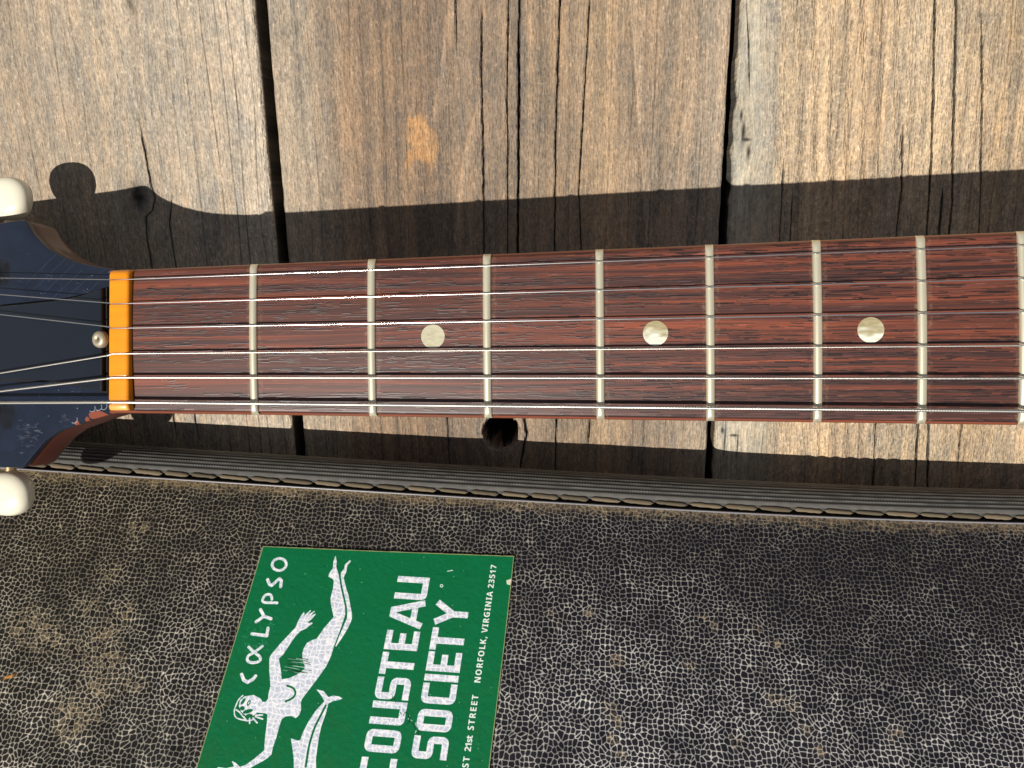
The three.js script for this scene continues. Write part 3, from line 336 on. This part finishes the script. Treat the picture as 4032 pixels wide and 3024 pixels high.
// ---------------------------------------------------------------- electric guitar: x along the neck towards the body, y up from the fingerboard, z towards the thickest string
const gt = thing('electric_guitar', 'electric guitar neck with rosewood fingerboard, orange nut and black headstock', 'guitar', [-101.02428, 66.1075, -29.16781], [[0.99902, 0.03662, -0.02497], [-0.04177, 0.96624, -0.25424], [0.01482, 0.25503, 0.96682]]);
const fretX = (k) => 628 * (1 - 2 ** (-k / 12)), halfW = (x) => 20.25 + 0.0157 * x, arc = (z) => -(z * z) / 610, XE = 332;
const nickel = std({ color: lin(0.86, 0.79, 0.58), metalness: 0.66, roughness: 0.31 });
{
  const TW = 2048, TH = 512, cv = document.createElement('canvas'), bv = document.createElement('canvas'); cv.width = bv.width = TW; cv.height = bv.height = TH;
  const c = cv.getContext('2d'), b = bv.getContext('2d'), q = rng(12), X = (x) => x / XE * TW, Y = (z) => (z + 26) / 52 * TH;
  const im = c.createImageData(TW, TH);
  for (let j = 0; j < TH; j++) for (let i = 0; i < TW; i++) {
    const x = i / TW * XE, z = j / TH * 52 - 26, w = z + (vn(x * 0.02, z * 0.1) - 0.5) * 1.5;
    const a = vn(w * 0.9, x * 0.006 + 3), d = vn(w * 2.6, x * 0.014), e = vn(w * 7, x * 0.05), f = vn(w * 0.35 + 9, x * 0.012), k = (j * TW + i) * 4;
    const red = clamp(0.42 + (a - 0.5) * 0.8 + (d - 0.5) * 0.7 + (e - 0.5) * 0.3), l = 0.9 + (e - 0.5) * 0.34 + (f - 0.5) * 0.24;
    im.data[k] = clamp(mix(64, 128, red) * l, 0, 255); im.data[k + 1] = clamp(mix(39, 64, red) * l, 0, 255); im.data[k + 2] = clamp(mix(36, 42, red) * l, 0, 255); im.data[k + 3] = 255;
  }
  c.putImageData(im, 0, 0); b.fillStyle = '#b0b0b0'; b.fillRect(0, 0, TW, TH);
  for (let k = 0; k < 6500; k++) {      // open pores: short dark slits along the grain, in streaks
    const z = q() * 52 - 26, x = q() * XE; if (vn(z * 0.7, x * 0.02 + 40) < 0.22 + 0.34 * q()) continue;
    const L = 1.5 + q() * q() * 11, w = 0.8 + q() * q() * 2, al = 0.7 + 0.3 * q(), dz = (q() - 0.5) * 0.25;
    for (const [k2, col] of [[c, `rgba(20,13,13,${al})`], [b, `rgba(30,30,30,${al})`]]) { k2.strokeStyle = col; k2.lineWidth = w; k2.lineCap = 'round'; k2.beginPath(); k2.moveTo(X(x), Y(z)); k2.lineTo(X(x + L * 0.5), Y(z + dz)); k2.lineTo(X(x + L), Y(z + dz * 1.5)); k2.stroke(); }
  }
  for (let k = 0; k < 2600; k++) { const z = q() * 52 - 26, x = q() * XE; c.strokeStyle = `rgba(${190 + q() * 30},${150 + q() * 20},${140 + q() * 20},${0.1 + 0.22 * q()})`; c.lineWidth = 0.6 + q() * 0.7; c.beginPath(); c.moveTo(X(x), Y(z)); c.lineTo(X(x + 1 + 4 * q()), Y(z + 0.1 * (q() - 0.5))); c.stroke(); }     // pale gloss glints painted along the fibres
  for (let k = 1; k < 13; k++) { const x = X(fretX(k)); for (let n = 0; n < 260; n++) { c.fillStyle = `rgba(${110 + q() * 30},${100 + q() * 20},${86},${0.12 + 0.12 * q()})`; const s = (q() < 0.5 ? -1 : 1) * (7 + q() * 6); c.fillRect(x + s, q() * TH, 2 + q() * 2, 3 + q() * 8); } }   // dust along the frets
  for (const [x, z, r] of [[10, -5.5, 2.5], [13, -9, 2], [8, 3, 2]]) { const g = c.createRadialGradient(X(x), Y(z), 0, X(x), Y(z), r * 7); g.addColorStop(0, 'rgba(60,20,8,.55)'); g.addColorStop(1, 'rgba(60,20,8,0)'); c.fillStyle = g; c.fillRect(X(x) - r * 7, Y(z) - r * 9, r * 14, r * 18); }
  const wood = phys({ map: canvasTex(cv, true), bumpMap: canvasTex(bv), bumpScale: 0.00007, roughness: 0.44, ior: 1.5, color: lin(1, 1, 1), specularIntensity: 1 });
  const sect = (hw) => { const p = []; for (let k = 0; k <= 40; k++) { const z = mix(-hw + 0.9, hw - 0.9, k / 40); p.push([z, arc(z)]); } const e = arc(hw); const L = [], Rr = []; for (let k = 0; k <= 6; k++) { const a = k / 6 * Math.PI / 2; Rr.push([hw - 0.9 + 0.9 * Math.sin(a), arc(hw - 0.9) - 0.9 + 0.9 * Math.cos(a)]); } Rr.push([hw, e - 1.9]); for (const r of [...Rr].reverse()) L.push([-r[0], r[1]]); return [...L, ...p.slice(1, -1), ...Rr]; };
  const ns = sect(20).length;
  obj('fretboard', gridGeo(ns, 40, (i, j) => { const x = mix(-0.2, XE, j / 39), s = sect(halfW(x) - 0.6)[i]; return [x, s[1], s[0], x / XE, 1 - (s[0] + 26) / 52]; }), wood, gt);
  // neck: lacquered red-brown wood under the fingerboard, rounded back
  const lac = phys({ color: lin(0.2, 0.05, 0.022), roughness: 0.4, clearcoat: 0.8, clearcoatRoughness: 0.15 });
  const nb = 28, back = (hw, dep) => { const p = []; for (let k = 0; k <= nb; k++) { const a = -k / nb * Math.PI; p.push([hw * Math.sign(Math.cos(a)) * Math.pow(Math.abs(Math.cos(a)), 0.8), -2.6 + (dep - 2.6) * Math.sin(a)]); } return [[hw - 0.75, -0.9], [hw - 0.25, -1.15], [hw, -1.7], ...p, [-hw, -1.7], [-hw + 0.25, -1.15], [-hw + 0.75, -0.9]]; };
  obj('neck', gridGeo(nb + 7, 25, (i, j) => { const x = j === 0 ? -11.5 : mix(-6.6, XE, (j - 1) / 23), s = back(halfW(Math.max(x, -3)), 20 + 0.01 * x)[i]; return [x, s[1] - 0.5 - (j === 0 ? 3.6 : 0), s[0] * (j === 0 ? 1.03 : 1)]; }), lac, gt);
  // frets
  for (let k = 1; k <= 12; k++) {
    const x0 = fretX(k), hw = halfW(x0) - 0.1, NZ = 44;
    obj('fret', gridGeo(15, NZ + 5, (i, j) => {
      const jj = j - 2, z = jj < 0 ? -hw + 0.45 : jj > NZ ? hw - 0.45 : mix(-hw + 1.15, hw - 1.15, jj / NZ), f = j === 0 || j === NZ + 4 ? 0.0 : j === 1 || j === NZ + 3 ? 0.55 : 1, zz = j === 0 ? -hw - 0.05 : j === NZ + 4 ? hw + 0.05 : z, a = i / 14 * Math.PI;
      return [x0 - 1.1 * Math.cos(a) * (f < 1 ? 0.93 : 1), arc(z) - 0.08 + (f === 0 ? -0.25 : f) * 1.05 * Math.pow(Math.sin(a), 0.75) - (f === 0 ? 0.35 : 0), zz];
    }), nickel, gt);
  }
  // pearl position dots, each with its own streaks
  for (const [k, s] of [[3, 1], [5, 2], [7, 3], [9, 4]]) {
    const x0 = (fretX(k) + fretX(k - 1)) / 2 + (k === 3 ? 1.1 : k === 5 ? 0.2 : 0.3), R = 3.2;
    const tex = dataTex(96, 96, (i, j, o) => { const u = j / 96, v = i / 96, n = vn(u * 3 + s * 11 + v, v * 7 + s * 5), n2 = vn(u * 6, v * 22 + s * 9), t = sstep(0.2, 0.85, v + (n - 0.5) * 0.55), w = s === 1 ? 0.42 + 0.15 * (n - 0.5) : t; o[0] = mix(158, 214, w) + 20 * (n2 - 0.5); o[1] = mix(146, 216, w) + 20 * (n2 - 0.5); o[2] = mix(112, 200, w) + 18 * (n2 - 0.5); }, true);
    obj('inlay_dot', new THREE.CylinderGeometry(R, R, 1, 40).translate(x0, -0.46, 0), phys({ map: tex, roughness: 0.25, clearcoat: 0.4 }), gt);
  }
}
// strings: heights and places at the nut and at the eighth fret, then on to their posts
const PITCH = THREE.MathUtils.degToRad(13.8), hs = (d, h, z) => [-6.5 - d * Math.cos(PITCH) - h * Math.sin(PITCH), -3 - d * Math.sin(PITCH) + h * Math.cos(PITCH), z];
const STR = [[-17.02, -19.76, 0.12, 1.05, 1.25, 60, -21, 0], [-10.27, -11.74, 0.145, 1.45, 1.65, 97, -20.6, 0], [-3.45, -3.7, 0.175, 1.75, 1.95, 138, -20.4, 0], [3.63, 4.43, 0.26, 1.9, 2.1, 138, 18.6, 0.24], [10.24, 12.39, 0.36, 1.95, 2.15, 97, 18.4, 0.29], [17.1, 20.31, 0.48, 1.95, 2.1, 60, 17.4, 0.36]];
const nutTop = (z) => 1.78 + 0.019 * z - Math.max(0, Math.abs(z) - 17.5) ** 2 * 0.03;
{
  const steel = std({ color: lin(0.8, 0.8, 0.8), metalness: 1, roughness: 0.24 }), wound = std({ color: lin(0.62, 0.59, 0.53), metalness: 1, roughness: 0.36 });
  STR.forEach(([z0, z8, r, h0, h8, d, zp, wind]) => {
    const zn = (x) => z0 + (z8 - z0) * (x + 2.2) / 233, hn = (x) => h0 + (h8 - h0) * x / 231;
    const end = hs(d, 5, zp), far = [XE - 0.5, hn(XE), zn(XE)];
    obj('string', tube([end, [-6.4, hn(-3) - 0.25, mix(zn(-3), end[2], 0.03)], [-5, hn(-3), zn(-5)], [0, hn(0), zn(0)], far], r, 10, wind), wind ? wound : steel, gt);
  });
  // nut of orange plastic with rounded top edges and a shallow notch under every string
  const zs = new Set(); for (let z = -19.9; z <= 19.9; z += 0.7) zs.add(+z.toFixed(2)); for (const s of STR) for (const k of [-1.3, -0.8, 0, 0.8, 1.3]) zs.add(+(s[0] + k * s[2] * 1.3).toFixed(3));
  const Zs = [...zs].sort((a, b) => a - b), A = []; A.push([-6.3, -6], [-6.35, 0]); for (let k = 0; k <= 5; k++) { const a = k / 5 * Math.PI / 2; A.push([-5.35 - 1.0 * Math.cos(a), -1.1 + 1.1 * Math.sin(a)]); } for (let k = 0; k <= 6; k++) { const a = k / 6 * Math.PI / 2; A.push([-1.35 + 1.05 * Math.sin(a), -0.9 + 0.9 * Math.cos(a) - 0.05]); } A.push([-0.3, -6]);
  const g = gridGeo(A.length, Zs.length + 2, (i, j) => {
    const cap = j === 0 || j === Zs.length + 1, z = Zs[clamp(j - 1, 0, Zs.length - 1)]; let top = nutTop(z), notch = 0;
    for (const s of STR) { const d = Math.abs(z - s[0]); if (d < s[2] * 1.3) notch = Math.max(notch, Math.min(0.75, top - (s[3] - s[2] * 0.4))); }
    const e = 1 - Math.min(1, Math.max(0, (20.0 - Math.abs(z)) / 1.6)), isTop = A[i][1] > -2 && i > 0 && i < A.length - 1, y = A[i][1] < -3 || i === 0 || i === A.length - 1 ? -6 : i === 1 ? -1 : top + A[i][1] - notch - e * e * 1.3;
    return cap ? [A[i][0], Math.min(y, isTop ? y : y) - (isTop ? 5 : 0), z] : [A[i][0], y, z];
  });
  const ng = toCreasedNormals(g, 0.9), NP = ng.attributes.position, nc = new Float32Array(NP.count * 3);
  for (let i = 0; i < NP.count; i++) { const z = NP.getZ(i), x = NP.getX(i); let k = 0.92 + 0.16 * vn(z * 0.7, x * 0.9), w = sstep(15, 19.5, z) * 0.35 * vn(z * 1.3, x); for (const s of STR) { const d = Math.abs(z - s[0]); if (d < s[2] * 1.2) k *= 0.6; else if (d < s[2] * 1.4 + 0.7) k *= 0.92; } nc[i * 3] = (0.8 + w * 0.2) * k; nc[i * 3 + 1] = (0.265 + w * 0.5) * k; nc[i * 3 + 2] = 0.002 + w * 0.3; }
  ng.setAttribute('color', new THREE.BufferAttribute(nc, 3));
  obj('nut', ng, phys({ vertexColors: true, roughness: 0.34, clearcoat: 0.4, clearcoatRoughness: 0.2 }), gt);
}
// headstock: red-brown wood with a black face
{
  const toHs = (g) => { const P = g.attributes.position; for (let i = 0; i < P.count; i++) { const q = hs(P.getX(i), P.getZ(i), P.getY(i)); P.setXYZ(i, q[0], q[1], q[2]); } g.computeVertexNormals(); return g; };
  const up = [[1, -20.9], [3.8, -21.1], [10, -22.3], [16, -23.7], [21, -25.5], [26.1, -27.8], [30, -30.4], [33.3, -33.2], [35.4, -36], [36.6, -37.4], [38.5, -37.9], [47, -37.6], [150, -41], [168, -38], [160, -18]];
  const lo = [[164, 0], [172, 14], [174, 34], [150, 41], [48, 37.2], [39, 37], [37.6, 36.4], [33.5, 32.6], [28.7, 28.6], [23, 25.7], [16.5, 23.9], [10, 22.1], [2.3, 20.4], [1, 20.3]];
  const shp = (k) => { const s = new THREE.Shape(); [...up, ...lo].forEach((p, i) => { const q = [p[0] + (p[0] < 39 ? k * 0.6 : -k), p[1] - Math.sign(p[1]) * k]; i ? s.lineTo(q[0], q[1]) : s.moveTo(q[0], q[1]); }); s.closePath(); return s; };
  const red = phys({ color: lin(0.06, 0.012, 0.007), roughness: 0.45, clearcoat: 0.25, clearcoatRoughness: 0.12 });
  obj('headstock', toCreasedNormals(toHs(new THREE.ExtrudeGeometry(shp(0.1), { depth: 4.2, bevelEnabled: true, bevelThickness: 3.6, bevelSize: 2.2, bevelOffset: -2.2, bevelSegments: 6 }).translate(0, 0, -8.4)), 0.7), red, gt);
  const S = 10, cw = 1024, chh = 896, cv = document.createElement('canvas'); cv.width = cw; cv.height = chh; const c = cv.getContext('2d'), q = rng(44), X = (d) => d * S, Y = (z) => (z + 44) * S;
  c.fillStyle = 'rgb(22,30,44)'; c.fillRect(0, 0, cw, chh);
  for (let k = 0; k < 900; k++) { const x = q() * cw, y = q() * chh, s = 8 + q() * 40; c.fillStyle = q() < 0.5 ? 'rgba(20,24,32,.06)' : 'rgba(70,74,84,.035)'; c.beginPath(); c.ellipse(x, y, s, s * 0.7, 0, 0, 7); c.fill(); }
  for (let k = 0; k < 8; k++) { const d = 28 - k * 3.2, z = -27 + k * 1.9; c.strokeStyle = 'rgba(150,158,170,.38)'; c.lineWidth = 0.8; c.beginPath(); c.moveTo(X(d - 5), Y(z)); c.quadraticCurveTo(X(d + 2), Y(z + 4.5), X(d + 8), Y(z + 8.5)); c.stroke(); }
  for (let k = 0; k < 70; k++) { const d = q() * 46, z = -32 + q() * 66; c.strokeStyle = `rgba(170,176,186,${0.08 + 0.25 * q()})`; c.lineWidth = 0.6 + q() * 0.6; const a = q() * 6.28, L = 1 + q() * 4; c.beginPath(); c.moveTo(X(d), Y(z)); c.lineTo(X(d + Math.cos(a) * L), Y(z + Math.sin(a) * L)); c.stroke(); }
  for (const [d, z, n, s] of [[16, 13.2, 14, 3], [39, 24.5, 12, 2.5], [35, 26, 26, 3.5], [38, 30, 26, 4], [22, 22, 10, 2], [32.5, 25, 10, 1.4]]) for (let k = 0; k < n; k++) { const x = d + (q() - 0.5) * s * 1.6, y = z + (q() - 0.5) * s * 1.4; c.strokeStyle = `rgba(190,190,186,${0.12 + 0.25 * q()})`; c.lineWidth = 0.7 + q(); c.beginPath(); c.moveTo(X(x), Y(y)); c.lineTo(X(x - 0.8 - q()), Y(y + 0.5 - q() * 0.8)); c.stroke(); }
  for (let k = 0; k < 40; k++) { c.fillStyle = 'rgba(220,224,230,.6)'; c.beginPath(); c.arc(X(q() * 46), Y(-34 + q() * 70), 0.6 + q() * 1.2, 0, 7); c.fill(); }
  for (const [d, z, w, h] of [[7.6, 21, 3.6, 1.3], [16, 23.4, 0.8, 0.9], [12, 22.2, 0.8, 0.8]]) { c.fillStyle = 'rgb(126,66,48)'; c.beginPath(); for (let k = 0; k < 14; k++) { const a = k / 14 * 6.28, rr = 0.8 + q() * 0.4; const x = X(d + Math.cos(a) * w * rr), y = Y(z + Math.sin(a) * h * rr); k ? c.lineTo(x, y) : c.moveTo(x, y); } c.fill(); }
  for (const [d, z] of [[7.5, 18.6], [10, 19], [5.5, 18.4], [17, 22.4]]) { c.strokeStyle = 'rgba(190,205,210,.8)'; c.lineWidth = 1.6; c.beginPath(); c.ellipse(X(d), Y(z), 12, 9, 0.3, 0.3, 3.6); c.stroke(); }
  c.fillStyle = 'rgb(9,9,10)'; c.fillRect(X(0), Y(-15), X(4.4), Y(14.2) - Y(-15));      // pocket between cover and nut, its shade painted black
  for (const [d, z, r] of [[46.4, -22.6, 3.4], [45.6, 21.2, 4.2]]) for (let k = 0; k < 90; k++) { const a = q() * 6.28, rr = Math.sqrt(q()) * r; c.fillStyle = 'rgba(12,13,15,.16)'; c.beginPath(); c.arc(X(d + Math.cos(a) * rr), Y(z + Math.sin(a) * rr), 6 + q() * 8, 0, 7); c.fill(); }  // shadows of the first posts, painted as soft dark smudges
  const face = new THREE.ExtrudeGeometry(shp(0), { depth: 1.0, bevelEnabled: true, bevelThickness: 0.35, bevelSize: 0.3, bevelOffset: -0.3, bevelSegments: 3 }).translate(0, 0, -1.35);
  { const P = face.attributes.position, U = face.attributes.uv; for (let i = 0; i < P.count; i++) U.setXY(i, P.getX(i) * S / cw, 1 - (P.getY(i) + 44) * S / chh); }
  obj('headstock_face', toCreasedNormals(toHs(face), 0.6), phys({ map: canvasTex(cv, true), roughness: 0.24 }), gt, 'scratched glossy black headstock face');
  // bell-shaped cover with a screw at its wide end
  const cs = new THREE.Shape(); cs.moveTo(4.2, -14.6); cs.quadraticCurveTo(12, -12.6, 24, -12); cs.lineTo(46, -11.4); cs.quadraticCurveTo(60, -9, 66, -1); cs.quadraticCurveTo(60, 8, 46, 9.8); cs.quadraticCurveTo(22, 10, 12, 12); cs.lineTo(4.2, 13.6); cs.closePath();
  const cov = new THREE.ExtrudeGeometry(cs, { depth: 1.5, bevelEnabled: true, bevelThickness: 0.4, bevelSize: 0.4, bevelSegments: 3 }).translate(0, 0, 0.3);
  obj('truss_rod_cover', toCreasedNormals(toHs(cov), 0.6), phys({ color: lin(0.007, 0.0105, 0.0175), roughness: 0.26 }), gt);
  const under = new THREE.ExtrudeGeometry(cs, { depth: 0.5, bevelEnabled: true, bevelThickness: 0.05, bevelSize: 1.0, bevelSegments: 1 }).translate(0, 0, 0.1);
  obj('cover_shadow_line', toHs(under), std({ color: lin(0.003, 0.003, 0.003), roughness: 0.9 }), gt);  // added black layer, stands in for the shadow line around the cover
  const scr = new THREE.LatheGeometry([[0, 0.75], [0.5, 0.75], [0.85, 1.25], [1.5, 1.35], [2.2, 0.95], [2.45, 0.3], [2.45, -0.5]].map((p) => new THREE.Vector2(p[0], p[1])), 28).rotateX(Math.PI / 2).translate(4.2, -0.7, 2.0);
  const screw = obj('screw', toHs(scr), std({ color: lin(0.4, 0.35, 0.25), metalness: 0.5, roughness: 0.5 }), gt);
  obj('screw_slot', toHs(mergeGeometries([new THREE.BoxGeometry(1.7, 0.5, 0.4), new THREE.BoxGeometry(0.5, 1.7, 0.4).translate(0.01, 0.01, 0.02)]).rotateZ(0.5).translate(4.2, -0.7, 2.67)), std({ color: lin(0.08, 0.06, 0.04), roughness: 0.8 }), screw);
  // tuning machines: shaft out of the side, pale rounded button, post on the face
  const btn = (sx) => { const g = new THREE.SphereGeometry(1, 48, 32), P = g.attributes.position, e = (v, n) => Math.sign(v) * Math.pow(Math.abs(v), n); for (let i = 0; i < P.count; i++) { const a = new THREE.Vector3().fromBufferAttribute(P, i), L = Math.pow(Math.abs(a.x) ** 2.35 + Math.abs(a.y) ** 2.35 + Math.abs(a.z) ** 2.8, 1 / 2.42); a.divideScalar(L); P.setXYZ(i, a.x * 8.2, a.y * 7.1, a.z * 4.2 * (1 - 0.08 * a.x * a.x)); } g.computeVertexNormals(); return g; };
  const ivory = phys({ color: lin(0.78, 0.73, 0.57), roughness: 0.28, clearcoat: 0.5, clearcoatRoughness: 0.1 }), brass = std({ color: lin(0.62, 0.47, 0.26), metalness: 0.9, roughness: 0.35 });
  const chrome = std({ color: lin(0.6, 0.58, 0.54), metalness: 1, roughness: 0.25 });
  for (const d of [58.6, 97.5, 137]) for (const s of [-1, 1]) {
    const hb = s < 0 ? -12.6 : -7.2, zc = s < 0 ? -48.8 - (d - 58) * 0.03 : 46.3 + (d - 58) * 0.03, db = s < 0 ? d + 1.9 : d - 4.8, tp = new THREE.Group(); tp.name = 'tuning_peg'; gt.add(tp);
    const place = (g) => toHs(g);
    obj('button', place(btn().rotateY(s > 0 ? -0.12 : -0.1).translate(db, zc, hb)), ivory, tp);
    obj('shaft', place(new THREE.CylinderGeometry(1.6, 1.6, 16, 20).translate(db, zc - s * 12.6, hb - 0.4)), brass, tp);
    obj('post', place(new THREE.LatheGeometry([[0, 8.2], [2.6, 8], [3, 7.4], [2.6, 5.4], [3, 3], [3.1, 0.9], [4.4, 0.8], [4.6, 0.3], [4.6, -0.5]].map((p) => new THREE.Vector2(p[0], p[1])), 28).rotateX(Math.PI / 2).translate(d, s < 0 ? -24 : 21, 0)), chrome, tp);
  }
}
renderer.render(scene, camera);
